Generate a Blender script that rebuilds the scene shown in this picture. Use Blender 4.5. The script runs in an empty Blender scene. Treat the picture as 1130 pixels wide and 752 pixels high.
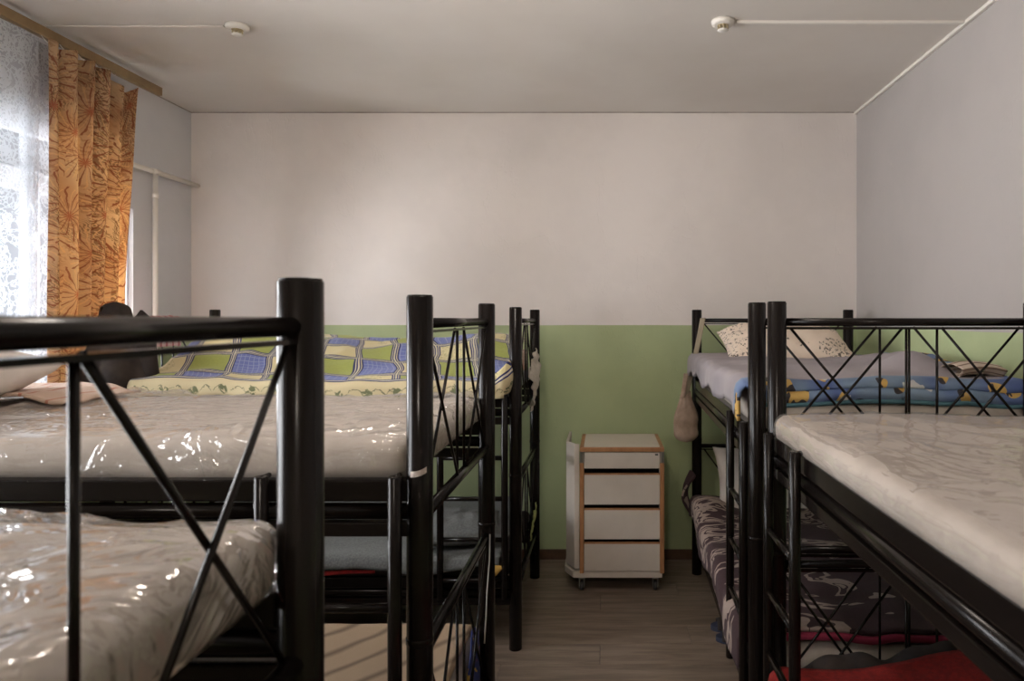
import bpy, bmesh, math, random
from mathutils import Vector, Matrix, noise, Euler
random.seed(7)
PI = math.pi
scene = bpy.context.scene
COL = scene.collection

# ------------------------------------------------------------------ camera
FPX = 775.0                      # focal length in pixels of the 1130x752 frame
EYE = 1.505
cam_d = bpy.data.cameras.new('camera')
cam = bpy.data.objects.new('camera', cam_d); COL.objects.link(cam)
cam_d.sensor_width = 36.0
cam_d.lens = 36.0 * FPX / 1130.0
cam_d.shift_x = (565 - 667) / 1130.0
cam_d.shift_y = -(376 - 352) / 1130.0
cam_d.clip_start = 0.02
cam_d.dof.use_dof = True
cam_d.dof.focus_distance = 2.6
cam_d.dof.aperture_fstop = 5.6
cam.location = (0, 0, EYE)
cam.rotation_euler = (PI / 2, 0, 0)
scene.camera = cam

# ------------------------------------------------------------------ light
world = bpy.data.worlds.new('overcast_sky'); scene.world = world
world.use_nodes = True
bg = world.node_tree.nodes['Background']
bg.inputs[0].default_value = (0.97, 0.98, 1.0, 1)
bg.inputs[1].default_value = 9.0
scene.view_settings.view_transform = 'Standard'
scene.view_settings.look = 'None'
scene.view_settings.gamma = 1.0
scene.view_settings.use_curve_mapping = False
scene.view_settings.exposure = 1.2

# room extents (x: left-right, y: depth, z: up)
XL, XR, YB, YN, ZC = -2.59, 1.58, 4.40, -2.60, 2.80
# window openings in the left wall: y0, y1, z0, z1
WINDOWS = [(1.95, 3.86, 0.85, 2.11), (0.25, 1.45, 0.85, 2.11)]  # second opening and its transom are unseen, added to brighten the room
TRANSOMS = [(1.95, 3.55, 2.15, 2.37), (0.25, 1.45, 2.15, 2.37)]
for (y0, y1, z0, z1) in WINDOWS + TRANSOMS:
    ld = bpy.data.lights.new('window_daylight', 'AREA')
    ld.shape = 'RECTANGLE'; ld.size = z1 - z0; ld.size_y = y1 - y0
    ld.cycles.is_portal = True
    lo = bpy.data.objects.new('window_daylight', ld); COL.objects.link(lo)
    lo.location = (XL - 0.16, (y0 + y1) / 2, (z0 + z1) / 2)
    lo.rotation_euler = (0, -PI / 2, 0)

# ------------------------------------------------------------------ node helpers
def C8(r, g, b):
    f = lambda c: (c / 255 / 12.92) if c / 255 <= 0.04045 else ((c / 255 + 0.055) / 1.055) ** 2.4
    return (f(r), f(g), f(b), 1)

class X:
    """a socket with arithmetic"""
    def __init__(s, nt, sock): s.nt, s.s = nt, sock
    def _m(s, op, *a):
        n = s.nt.nodes.new('ShaderNodeMath'); n.operation = op
        for i, v in enumerate((s,) + a):
            if isinstance(v, X): s.nt.links.new(v.s, n.inputs[i])
            else: n.inputs[i].default_value = v
        return X(s.nt, n.outputs[0])
    def __add__(s, o): return s._m('ADD', o)
    def __radd__(s, o): return s._m('ADD', o)
    def __sub__(s, o): return s._m('SUBTRACT', o)
    def __rsub__(s, o): return (s * -1) + o
    def __mul__(s, o): return s._m('MULTIPLY', o)
    __rmul__ = __mul__
    def __truediv__(s, o): return s._m('DIVIDE', o)
    def floor(s): return s._m('FLOOR')
    def fract(s): return s._m('FRACT')
    def abs(s): return s._m('ABSOLUTE')
    def sin(s): return s._m('SINE')
    def sqrt(s): return s._m('SQRT')
    def gt(s, o): return s._m('GREATER_THAN', o)
    def lt(s, o): return s._m('LESS_THAN', o)
    def mod(s, o): return s._m('FLOORED_MODULO', o)
    def min(s, o): return s._m('MINIMUM', o)
    def max(s, o): return s._m('MAXIMUM', o)
    def atan2(s, o): return s._m('ARCTAN2', o)
    def near(s, c, w): return (s - c).abs().lt(w)
    def step(s, a, b):
        n = s.nt.nodes.new('ShaderNodeMapRange'); n.interpolation_type = 'SMOOTHSTEP'
        s.nt.links.new(s.s, n.inputs[0]); n.inputs[1].default_value = a; n.inputs[2].default_value = b
        return X(s.nt, n.outputs[0])

class Mat:
    def __init__(s, name):
        s.m = bpy.data.materials.new(name); s.m.use_nodes = True
        s.nt = s.m.node_tree
        s.b = s.nt.nodes['Principled BSDF']; s.out = s.nt.nodes['Material Output']
    def n(s, t): return s.nt.nodes.new('ShaderNode' + t)
    def link(s, a, b): s.nt.links.new(a.s if isinstance(a, X) else a, b)
    def set(s, **k):
        names = dict(rough='Roughness', metal='Metallic', coat='Coat Weight', coatr='Coat Roughness', spec='Specular IOR Level', sheen='Sheen Weight', base='Base Color', trans='Transmission Weight', sub='Subsurface Weight')
        for a, v in k.items():
            i = s.b.inputs[names[a]]
            if isinstance(v, X) or hasattr(v, 'is_linked'): s.link(v, i)
            else: i.default_value = v
        return s
    def coords(s, which='Object'):
        t = s.n('TexCoord'); sep = s.n('SeparateXYZ'); s.nt.links.new(t.outputs[which], sep.inputs[0])
        return t.outputs[which], [X(s.nt, sep.outputs[i]) for i in range(3)]
    def worldpos(s):
        t = s.n('NewGeometry'); sep = s.n('SeparateXYZ'); s.nt.links.new(t.outputs['Position'], sep.inputs[0])
        return t.outputs['Position'], [X(s.nt, sep.outputs[i]) for i in range(3)]
    def noise(s, vec, scale, detail=3, rough=0.55, dist=0, stretch=None, color=False):
        if stretch:
            mp = s.n('Mapping'); mp.inputs['Scale'].default_value = stretch; s.link(vec, mp.inputs[0]); vec = mp.outputs[0]
        t = s.n('TexNoise'); s.link(vec, t.inputs['Vector'])
        t.inputs['Scale'].default_value = scale; t.inputs['Detail'].default_value = detail
        t.inputs['Roughness'].default_value = rough; t.inputs['Distortion'].default_value = dist
        return t.outputs[1] if color else X(s.nt, t.outputs[0])
    def mix(s, f, a, b):
        n = s.n('Mix'); n.data_type = 'RGBA'
        if isinstance(f, X): s.link(f, n.inputs[0])
        else: n.inputs[0].default_value = f
        for v, i in ((a, n.inputs[6]), (b, n.inputs[7])):
            if isinstance(v, tuple): i.default_value = v
            else: s.link(v, i)
        return n.outputs[2]
    def bump(s, h, strength=0.3, dist=0.01):
        n = s.n('Bump'); n.inputs['Strength'].default_value = strength; n.inputs['Distance'].default_value = dist
        s.link(h, n.inputs['Height']); s.nt.links.new(n.outputs[0], s.b.inputs['Normal']); return n.outputs[0]

MATS = {}
def simple(name, c, rough=0.6, nz=None, bump=0.0, scale=30, **k):
    a = Mat(name); vec, _ = a.coords()
    if nz:
        f = a.noise(vec, scale, 4)
        a.set(base=a.mix(f.step(0.3, 0.7), c, nz))
    else: a.set(base=c)
    if bump: a.bump(a.noise(vec, scale * 2.5, 4), bump, 0.004)
    a.set(rough=rough, **k); MATS[name] = a.m; return a.m

# ------------------------------------------------------------------ materials
def mk_wall(name, white, green, zline):
    a = Mat(name); vec, (x, y, z) = a.worldpos()
    wob = a.noise(vec, 1.1, 2)
    blot = a.noise(vec, 1.7, 4, 0.6)
    w = a.mix(blot.step(0.35, 0.7), white, tuple(c * 0.93 for c in white[:3]) + (1,))
    stain = a.noise(vec, 3.5, 5, 0.65, 0.6)
    w = a.mix(stain.step(0.66, 0.8) * 0.25, w, C8(205, 196, 186))
    g = a.mix(a.noise(vec, 2.3, 4).step(0.3, 0.7), green, tuple(c * 0.88 for c in green[:3]) + (1,))
    low = (z + (wob - 0.5) * 0.012).lt(zline)
    a.set(base=a.mix(low, w, g), rough=0.62)
    a.set(spec=0.3)
    rel = a.noise(vec, 2.2, 3) * 1.0 + a.noise(vec, 14, 4) * 0.16 + low * 0.02
    crack = a.noise(vec, 1.6, 6, 0.6, 0.4, stretch=(1, 1, 0.45))
    rel = rel + (crack - 0.5).abs().step(0.0, 0.006) * 0.06
    a.bump(rel, 0.5, 0.02)
    return a.m
GREEN = C8(180, 192, 148)
M_WALLB = mk_wall('plaster_back', C8(231, 223, 218), GREEN, 1.465)
M_WALLR = mk_wall('plaster_right', C8(174, 168, 165), GREEN, 1.452)  # wall white darkened in its colour for light falloff on the right
M_WALLL = mk_wall('plaster_left', C8(214, 213, 214), GREEN, 1.465)
def mk_ceiling():
    a = Mat('whitewashed_ceiling'); vec, _ = a.worldpos()
    a.set(base=a.mix(a.noise(vec, 1.3, 4).step(0.3, 0.7), C8(218, 211, 204), C8(211, 203, 195)), rough=0.8)
    a.bump(a.noise(vec, 1.2, 3, stretch=(0.4, 2.5, 1)) + a.noise(vec, 18, 3) * 0.06, 0.35, 0.02); return a.m
M_CEIL = mk_ceiling()
def mk_plank():
    a = Mat('laminate'); vec, _ = a.coords()
    oi = a.n('ObjectInfo'); r = X(a.nt, oi.outputs['Random'])
    mp = a.n('Mapping'); a.link(vec, mp.inputs[0]); cb = a.n('CombineXYZ'); a.link(r * 37.0, cb.inputs[0]); a.link(r * 11.0, cb.inputs[1])
    a.link(cb.outputs[0], mp.inputs['Location']); v = mp.outputs[0]
    g = a.noise(v, 9, 6, 0.65, 0.5, stretch=(0.25, 2.2, 1)); f = a.noise(v, 40, 4, 0.6, stretch=(0.12, 2.5, 1))
    c = a.mix(g.step(0.3, 0.72), C8(104, 90, 78), C8(146, 130, 116))
    c = a.mix(f.step(0.5, 0.8) * 0.35, c, C8(82, 70, 61))
    c = a.mix(r * 0.28, c, C8(118, 98, 82))
    a.set(base=c, rough=0.42); a.bump(f, 0.1, 0.002); return a.m
M_PLANK = mk_plank()
def mk_metal():
    a = Mat('black_enamel'); vec, _ = a.coords()
    f = a.noise(vec, 60, 4); s_ = a.noise(vec, 180, 2)
    a.set(base=a.mix(s_.step(0.72, 0.8) * 0.15, C8(23, 18, 16), C8(60, 52, 46)), rough=f * 0.06 + 0.17, spec=0.2)
    a.bump(a.noise(vec, 30, 2), 0.02, 0.002); return a.m
M_METAL = mk_metal()
M_MATT = simple('mattress_ticking', C8(184, 173, 162), 0.85, C8(172, 161, 150), 0.25, 14)
M_MATT_D = simple('mattress_ticking_dimmed', C8(182, 170, 159), 0.85, C8(172, 160, 149), 0.25, 14)  # slightly darker ticking copy standing in for weaker light on the right
M_MATT_G = simple('grey_mattress', C8(150, 152, 160), 0.85, C8(128, 130, 140), 0.25, 14)
def mk_film(name, bstr, cap, gain):
    a = Mat(name); nt = a.nt; vec, _ = a.coords()
    tr = a.n('BsdfTransparent'); gl = a.n('BsdfGlossy'); df = a.n('BsdfDiffuse')
    gl.inputs['Roughness'].default_value = 0.06; gl.inputs['Color'].default_value = (0.95, 0.95, 0.95, 1)
    df.inputs['Color'].default_value = C8(225, 217, 210)
    fr = a.n('Fresnel'); fr.inputs[0].default_value = 1.5
    bn = a.n('Bump'); bn.inputs['Strength'].default_value = bstr; bn.inputs['Distance'].default_value = 0.05
    r1 = a.noise(vec, 4.2, 3, 0.45, 1.6, stretch=(0.9, 1.5, 1)); r2 = a.noise(vec, 12, 2, 0.4, 1.2, stretch=(1.3, 0.8, 1))
    h = (r1 - 0.5).abs() * -1.5 + (r2 - 0.5).abs() * -0.22
    a.link(h, bn.inputs['Height'])
    for n_ in (gl, fr): nt.links.new(bn.outputs[0], n_.inputs['Normal'])
    m1 = a.n('MixShader'); m1.inputs[0].default_value = 0.12
    nt.links.new(tr.outputs[0], m1.inputs[1]); nt.links.new(df.outputs[0], m1.inputs[2])
    m2 = a.n('MixShader'); fx = (X(nt, fr.outputs[0]) * gain + 0.03).min(cap)
    a.link(fx, m2.inputs[0]); nt.links.new(m1.outputs[0], m2.inputs[1]); nt.links.new(gl.outputs[0], m2.inputs[2])
    nt.links.new(m2.outputs[0], a.out.inputs[0]); return a.m
M_FILM = mk_film('clear_plastic_film', 0.75, 0.5, 1.5); M_FILM2 = mk_film('taut_plastic_film', 0.06, 0.22, 0.8); M_FILM3 = mk_film('loose_plastic_film', 0.62, 0.36, 1.1)
def mk_quilt():
    a = Mat('patchwork_print'); vec, (u0, v0, _) = a.coords('UV')
    warp = a.noise(vec, 2.0, 2); warp2 = a.noise(vec, 2.6, 2)
    u = u0 + (warp - 0.5) * 0.20 + v0 * 0.25; v = v0 + (warp2 - 0.5) * 0.07
    S = 0.20
    i, j = (u / S).floor(), (v / S).floor(); fu, fv = (u / S).fract(), (v / S).fract()
    k = (i + j * 2).mod(3)
    fab = a.noise(vec, 90, 2)
    green = a.mix(fab, C8(172, 178, 92), C8(150, 160, 80))
    grid = (u / 0.026).fract().lt(0.10).max((v / 0.026).fract().lt(0.10))
    blue = a.mix(grid * 0.5, C8(104, 116, 176), C8(190, 196, 214))
    scr = a.noise(vec, 24, 4, 0.6, 2.0)
    cream = a.mix(((scr - 0.5).abs().lt(0.012)) * a.noise(vec, 5, 1).gt(0.55), C8(216, 204, 156), C8(104, 108, 66))
    c = a.mix(k.near(1, 0.4), green, blue); c = a.mix(k.near(2, 0.4), c, cream)
    d = fu.min(1 - fu).min(fv.min(1 - fv))
    c = a.mix(d.lt(0.085), c, C8(206, 198, 168)); c = a.mix(d.near(0.078, 0.017), c, C8(34, 40, 92)); c = a.mix(d.near(0.030, 0.013), c, C8(44, 50, 100))
    # hem band along the front edge: cream with a trailing leaf line and two navy stripes
    hem = v0.lt(0.09)
    arc = (((u0 + warp * 0.3) * 2 * PI / 0.15).sin().abs() * 0.030 + 0.020 - v0 + (scr - 0.5) * 0.04).abs().lt(0.0025) * scr.gt(0.42)
    leaf = (((u0 + scr * 0.05) / 0.13).fract() - 0.5) * 0.13
    leaf = (leaf * leaf + (v0 - 0.03) * (v0 - 0.03)).sqrt().lt((scr - 0.25) * 0.07)
    hb = a.mix(arc * 0.8, C8(208, 194, 156), C8(92, 96, 76)); hb = a.mix(leaf * scr.gt(0.47), hb, C8(112, 116, 84))
    c = a.mix(hem, c, hb); c = a.mix(v0.near(0.092, 0.005), c, C8(34, 42, 96)); c = a.mix(v0.near(0.102, 0.006), c, C8(214, 206, 186)); c = a.mix(v0.near(0.112, 0.005), c, C8(34, 42, 96))
    a.set(base=c, rough=0.9, sheen=0.1); a.bump(a.noise(vec, 9, 4), 0.5, 0.012); return a.m
M_QUILT = mk_quilt()
def mk_orange():
    a = Mat('orange_floral_cloth'); vec, (u, v, _) = a.coords('UV')
    w = a.noise(vec, 5, 3)
    vo = a.n('TexVoronoi'); vo.voronoi_dimensions = '2D'; vo.inputs['Scale'].default_value = 5.2; vo.inputs['Randomness'].default_value = 0.75
    a.link(vec, vo.inputs['Vector'])
    sp = a.n('SeparateXYZ'); a.link(vo.outputs['Position'], sp.inputs[0])
    dx = u - X(a.nt, sp.outputs[0]); dy = v - X(a.nt, sp.outputs[1])
    r = (dx * dx + dy * dy).sqrt(); th = dy.atan2(dx)
    w9 = a.noise(vec, 14, 3)
    pet = (th * 15 + r * 26 + (w - 0.5) * 7 + (w9 - 0.5) * 6).sin()
    stroke = pet.gt(0.87) * (r + (w9 - 0.5) * 0.16).lt(0.13)
    dark = (a.noise(vec, 3.1, 3, 0.5, 0.6) > 0) if False else a.noise(vec, 3.1, 3, 0.5, 0.6).step(0.50, 0.6)
    base = a.mix(w.step(0.35, 0.65), C8(206, 168, 130), C8(220, 194, 158))
    hatch = (v * 330 + u * 420 + (w9 - 0.5) * 60).sin().gt(0.1) * w9.gt(0.42)
    base = a.mix(dark * hatch * 0.7, base, C8(112, 72, 48))
    base = a.mix((u / 0.19).fract().near(0.5, 0.012).max((u / 0.19).fract().near(0.56, 0.008)) * 0.55, base, C8(236, 200, 170))
    band = ((u / 0.24 + 0.18).fract() - 0.5).abs().lt(0.2)
    fine = ((v * 230 + u * 160 + (w - 0.5) * 60 + (w9 - 0.5) * 30).sin()).gt(0.0) * a.noise(vec, 34, 2).gt(0.46)
    base = a.mix(band * fine * 0.72, base, C8(118, 76, 50))
    base = a.mix((1 - band) * fine * a.noise(vec, 6, 2).step(0.4, 0.6) * 0.45, base, C8(158, 88, 56))
    c = a.mix(stroke * 0.85, base, C8(136, 52, 34)); c = a.mix(((th * 9).sin() * 0.008 + r).lt(0.016) * 0.7, c, C8(170, 62, 44))
    c = a.mix(pet.lt(-0.93) * r.lt(0.12) * 0.6, c, C8(240, 205, 150))
    ct = a.mix(0.25, c, C8(246, 214, 160))
    a.set(base=c, rough=0.85)
    t = a.n('BsdfTranslucent'); a.link(ct, t.inputs[0]); mx = a.n('MixShader'); mx.inputs[0].default_value = 0.55
    a.nt.links.new(a.b.outputs[0], mx.inputs[1]); a.nt.links.new(t.outputs[0], mx.inputs[2]); a.nt.links.new(mx.outputs[0], a.out.inputs[0])
    return a.m
M_ORANGE = mk_orange()
def mk_lace():
    a = Mat('white_lace'); vec, (u, v, _) = a.coords('UV')
    S = 0.15
    fu = (u / S).fract() - 0.5; fv = (v / S).fract() - 0.5
    r = (fu * fu + fv * fv).sqrt(); th = fv.atan2(fu)
    scal = r + (th * 9).sin().abs() * 0.035
    ring = scal.near(0.36, 0.022).max(scal.near(0.22, 0.03)).max(r.lt(0.07))
    pet = ((th * 8).sin() + (r * 60).sin()).gt(0.75) * r.lt(0.33)
    vo = a.n('TexVoronoi'); vo.feature = 'DISTANCE_TO_EDGE'; vo.inputs['Scale'].default_value = 42; a.link(vec, vo.inputs['Vector'])
    web = X(a.nt, vo.outputs['Distance']).lt(0.09)
    fl = a.noise(vec, 16, 3, 0.5, 1.4); vine = (fl - 0.5).abs().lt(0.035)
    dense = ring.max(pet).max(vine).max(web * fl.gt(0.52))
    alpha = dense * 0.34 + 0.50
    df = a.n('BsdfDiffuse'); df.inputs[0].default_value = C8(232, 234, 238); tl = a.n('BsdfTranslucent'); tl.inputs[0].default_value = C8(140, 145, 152)
    m = a.n('MixShader'); m.inputs[0].default_value = 0.45; a.nt.links.new(df.outputs[0], m.inputs[1]); a.nt.links.new(tl.outputs[0], m.inputs[2])
    tr = a.n('BsdfTransparent'); m2 = a.n('MixShader'); a.link(alpha, m2.inputs[0]); a.nt.links.new(tr.outputs[0], m2.inputs[1]); a.nt.links.new(m.outputs[0], m2.inputs[2])
    a.nt.links.new(m2.outputs[0], a.out.inputs[0]); return a.m
M_LACE = mk_lace()
def mk_plum():
    a = Mat('plum_jacquard'); vec, (u, v, _) = a.coords('UV')
    s = a.noise(vec, 4.2, 2, 0.45, 1.6, stretch=(1.5, 0.75, 1)); t = a.noise(vec, 60, 2)
    c = a.mix(((s - 0.56).abs().lt(0.034)).max(s.gt(0.64)), C8(66, 46, 50), C8(172, 154, 144))
    a.set(base=a.mix(t * 0.3, c, C8(50, 38, 42)), rough=0.95); a.bump(t, 0.4, 0.006); return a.m
M_PLUM = mk_plum()
def mk_dquilt():
    a = Mat('grey_quilt_blue_print'); vec, (x, y, z) = a.coords('UV')
    # UV carry bed coordinates: u along the bed, v across, print shows at the foot end and wall side
    foot = x + (a.noise(vec, 5, 2) - 0.5) * 0.03
    band = foot.lt(0.055).max(y.lt(0.10))
    n = a.noise(vec, 9, 1, 0.4, 0.3); n2 = a.noise(vec, 13, 2, 0.5, 0.8)
    pr = a.mix(a.noise(vec, 3, 2).step(0.4, 0.6), C8(82, 100, 150), C8(126, 146, 168))
    pr = a.mix(n.gt(0.57), pr, C8(206, 168, 96)); pr = a.mix(n.gt(0.57) * n2.gt(0.52), pr, C8(58, 52, 54)); pr = a.mix(n2.lt(0.34), pr, C8(206, 206, 204))
    g = a.mix(a.noise(vec, 3, 3).step(0.3, 0.7), C8(158, 150, 152), C8(144, 137, 141))
    a.set(base=a.mix(band, g, pr), rough=0.9); a.bump(a.noise(vec, 7, 4), 0.45, 0.012); return a.m
M_DQUILT = mk_dquilt()
def mk_fleece():
    a = Mat('beige_fleece'); vec, (u, v, _) = a.coords('UV')
    s = ((u * 1.0 - v * 0.75) / 0.15 + a.noise(vec, 2, 2) * 0.6).fract()
    n = a.noise(vec, 260, 2)
    c = a.mix((1 - (s - 0.5).abs().step(0.0, 0.2)) * 0.85, C8(206, 176, 142), C8(112, 86, 64)); c = a.mix(n * 0.35, c, C8(168, 138, 108))  # shade of the creases painted as soft dark diagonal bands
    a.set(base=c, rough=1.0, sheen=0.15); a.bump(n, 0.8, 0.01); return a.m
M_FLEECE = mk_fleece()
M_GREYWOOL = simple('grey_wool', C8(124, 126, 126), 1.0, C8(100, 102, 102), 0.8, 120, sheen=0.1)
M_PILLOW = simple('white_pillowcase', C8(214, 206, 200), 0.9, C8(202, 193, 186), 0.3, 8)
def mk_speckle():
    a = Mat('speckled_pillowcase'); vec, (x, y, z) = a.coords()
    m = a.noise(vec, 5, 2); s = a.noise(vec, 70, 3, 0.6)
    c = a.mix(s.gt(0.57) * m.gt(0.5), C8(226, 208, 190), C8(92, 84, 76)); a.set(base=c, rough=0.9); a.bump(a.noise(vec, 9, 3), 0.4, 0.01); return a.m
M_SPECK = mk_speckle()
M_RED = simple('red_fleece', C8(146, 26, 20), 0.95, C8(120, 20, 16), 0.5, 60)
M_DKCLOTH = simple('black_cloth', C8(40, 36, 36), 0.95, C8(58, 48, 44), 0.4, 12)
M_BROWNCLOTH = simple('dark_brown_cloth', C8(66, 56, 50), 0.95, C8(44, 38, 36), 0.4, 12)
M_BAG = simple('beige_shopper_cloth', C8(178, 154, 136), 0.85, C8(150, 128, 112), 0.5, 18)
M_TAN = simple('tan_strap', C8(150, 138, 116), 0.8)
def mk_stripe(name, c1, c2, period, duty, axis=0):
    a = Mat(name); vec, q = a.coords('UV')
    a.set(base=a.mix((q[axis] / period).fract().lt(duty), c1, c2), rough=0.9); a.bump(a.noise(vec, 20, 3), 0.3, 0.006); return a.m
M_TOWEL = mk_stripe('pink_striped_towel', C8(214, 176, 170), C8(178, 104, 104), 0.05, 0.35)
M_FOLDED = mk_stripe('beige_striped_blanket', C8(188, 170, 152), C8(120, 98, 84), 0.045, 0.3, 1)
M_PINKCHECK = mk_stripe('pale_pink_blanket', C8(190, 166, 150), C8(170, 116, 98), 0.08, 0.12)
M_BLUEYEL = None
def mk_blueyel():
    a = Mat('blue_yellow_print'); vec, _ = a.coords()
    n = a.noise(vec, 22, 2, 0.5, 1.0)
    c = a.mix(n.gt(0.62), C8(52, 62, 120), C8(206, 168, 84)); c = a.mix(n.lt(0.36), c, C8(150, 70, 70)); a.set(base=c, rough=0.9); return a.m
M_BLUEYEL = mk_blueyel()
M_WHITECLOTH = simple('white_crumpled_cloth', C8(208, 200, 188), 0.9, C8(190, 180, 166), 0.6, 30)
M_LIME = simple('pale_lime_cloth', C8(190, 194, 126), 0.9, C8(160, 168, 100), 0.4, 30)
M_MUSTARD = simple('mustard_cloth', C8(188, 146, 70), 0.9)
M_TEAL = simple('teal_piping', C8(86, 124, 134), 0.85, C8(72, 108, 120), 0.2, 20)
M_WINE = simple('wine_red_binding', C8(150, 44, 72), 0.9)
M_CABW = simple('white_laminate_board', C8(216, 206, 196), 0.42, C8(209, 199, 189), 0.03, 6)
def mk_beech():
    a = Mat('beech_edging'); vec, _ = a.coords(); g = a.noise(vec, 22, 4, 0.6, 0.4, stretch=(1, 1, 0.2))
    a.set(base=a.mix(g.step(0.3, 0.7), C8(186, 136, 94), C8(164, 114, 76)), rough=0.45); return a.m
M_BEECH = mk_beech()
M_DARKIN = simple('dark_interior', C8(22, 19, 18), 0.5)
M_STEEL = simple('brushed_steel', C8(150, 148, 144), 0.35, metal=0.9)
M_RUBBER = simple('grey_rubber', C8(62, 60, 60), 0.55)
M_WPLASTIC = simple('white_plastic', C8(226, 220, 212), 0.4)
M_YPLASTIC = simple('yellowed_plastic', C8(176, 160, 128), 0.5)
M_RAIL = simple('tan_curtain_rail', C8(150, 124, 88), 0.5, C8(132, 108, 76), 0.05, 12)
M_PIPE = simple('cream_pipe_paint', C8(232, 226, 216), 0.4)
M_BASEB = simple('brown_baseboard', C8(96, 70, 52), 0.45, C8(82, 58, 42), 0.05, 20)
M_FRAME = simple('white_window_frame', C8(226, 228, 232), 0.4)
M_NAVY = simple('navy_rubber', C8(44, 50, 72), 0.7)
M_CRACK = simple('grey_caulk_line', C8(128, 118, 110), 0.8, C8(176, 166, 158), 0, 5)
M_PAPER = simple('paper_sticker', C8(224, 212, 204), 0.7, C8(196, 180, 170), 0, 300)
M_CORD = simple('white_cord', C8(190, 184, 176), 0.6)
def mk_fill_lamp(name, strength):
    a = Mat(name); a.set(base=(0.9, 0.88, 0.84, 1), rough=0.4); a.b.inputs['Emission Color'].default_value = (1, 0.90, 0.80, 1); a.b.inputs['Emission Strength'].default_value = strength; return a.m
def mk_glass():
    a = Mat('window_glass'); tr = a.n('BsdfTransparent'); gl = a.n('BsdfGlossy'); gl.inputs['Roughness'].default_value = 0.02
    fr = a.n('Fresnel'); mx = a.n('MixShader'); a.nt.links.new(fr.outputs[0], mx.inputs[0]); a.nt.links.new(tr.outputs[0], mx.inputs[1]); a.nt.links.new(gl.outputs[0], mx.inputs[2])
    a.nt.links.new(mx.outputs[0], a.out.inputs[0]); return a.m
M_GLASS = mk_glass()

# ------------------------------------------------------------------ mesh helpers
def obj(name, me, mat, parent=None):
    o = bpy.data.objects.new(name, me); COL.objects.link(o)
    if mat and not me.materials: me.materials.append(mat)
    if parent: o.parent = parent
    return o
def tag(o, label, cat, group=None):
    o['label'] = label; o['category'] = cat
    if group: o['group'] = group
    return o
def struct(o): o['kind'] = 'structure'; return o
def empty(name, loc=(0, 0, 0), rz=0):
    o = bpy.data.objects.new(name, None); COL.objects.link(o); o.location = loc; o.rotation_euler = (0, 0, rz); o.empty_display_size = 0.1
    return o
def finish(bm, name, smooth=True):
    bmesh.ops.recalc_face_normals(bm, faces=bm.faces)
    me = bpy.data.meshes.new(name); bm.to_mesh(me); bm.free()
    if smooth:
        for p in me.polygons: p.use_smooth = True
    return me
def add_box(bm, lo, hi, bev=0.0):
    lo, hi = Vector(lo), Vector(hi)
    r = bmesh.ops.create_cube(bm, size=1)
    vs = r['verts']
    for v in vs: v.co = Vector([(lo[i] + hi[i]) / 2 + v.co[i] * (hi[i] - lo[i]) for i in range(3)])
    if bev:
        es = list({e for v in vs for e in v.link_edges})
        bmesh.ops.bevel(bm, geom=es, offset=bev, segments=2, affect='EDGES', profile=0.6)
_cache = {}
def box(name, lo, hi, mat, parent=None, bev=0.0):
    key = ('b', tuple(round(c, 4) for c in (*lo, *hi)), bev, mat.name)
    if key not in _cache:
        bm = bmesh.new(); add_box(bm, lo, hi, bev); _cache[key] = finish(bm, name, False)
    return obj(name, _cache[key], mat, parent)
def add_tube(bm, p0, p1, r, n=14, bev=0.0):
    p0, p1 = Vector(p0), Vector(p1); d = p1 - p0; L = d.length
    q = d.to_track_quat('Z', 'Y').to_matrix().to_4x4(); q.translation = p0
    prof = [(r, 0), (r, L)] if not bev else [(r - bev, 0), (r, bev), (r, L - bev), (r - bev, L)]
    rings = [[bm.verts.new(q @ Vector((rr * math.cos(2 * PI * k / n), rr * math.sin(2 * PI * k / n), z))) for k in range(n)] for rr, z in prof]
    for a, b in zip(rings, rings[1:]):
        for k in range(n): bm.faces.new((a[k], a[(k + 1) % n], b[(k + 1) % n], b[k])).smooth = True
    bm.faces.new(rings[0][::-1]); bm.faces.new(rings[-1])
def tube(name, p0, p1, r, mat, parent=None, n=14, bev=0.0):
    key = ('t', tuple(round(c, 4) for c in (*p0, *p1)), r, n, bev, mat.name)
    if key not in _cache:
        bm = bmesh.new(); add_tube(bm, p0, p1, r, n, bev); bmesh.ops.recalc_face_normals(bm, faces=bm.faces)
        me = bpy.data.meshes.new(name); bm.to_mesh(me); bm.free(); _cache[key] = me
    return obj(name, _cache[key], mat, parent)
def path_tube(name, pts, r, mat, parent=None, n=8):
    bm = bmesh.new(); pts = [Vector(p) for p in pts]; rings = []
    for i, p in enumerate(pts):
        t = (pts[min(i + 1, len(pts) - 1)] - pts[max(i - 1, 0)]).normalized()
        a = t.cross(Vector((0.13, 0.31, 0.94))).normalized(); b = t.cross(a)
        rr = r(i / (len(pts) - 1)) if callable(r) else r
        rings.append([bm.verts.new(p + rr * (a * math.cos(2 * PI * k / n) + b * math.sin(2 * PI * k / n))) for k in range(n)])
    for a, b in zip(rings, rings[1:]):
        for k in range(n): bm.faces.new((a[k], a[(k + 1) % n], b[(k + 1) % n], b[k]))
    bm.faces.new(rings[0]); bm.faces.new(rings[-1])
    return obj(name, finish(bm, name), mat, parent)
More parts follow.
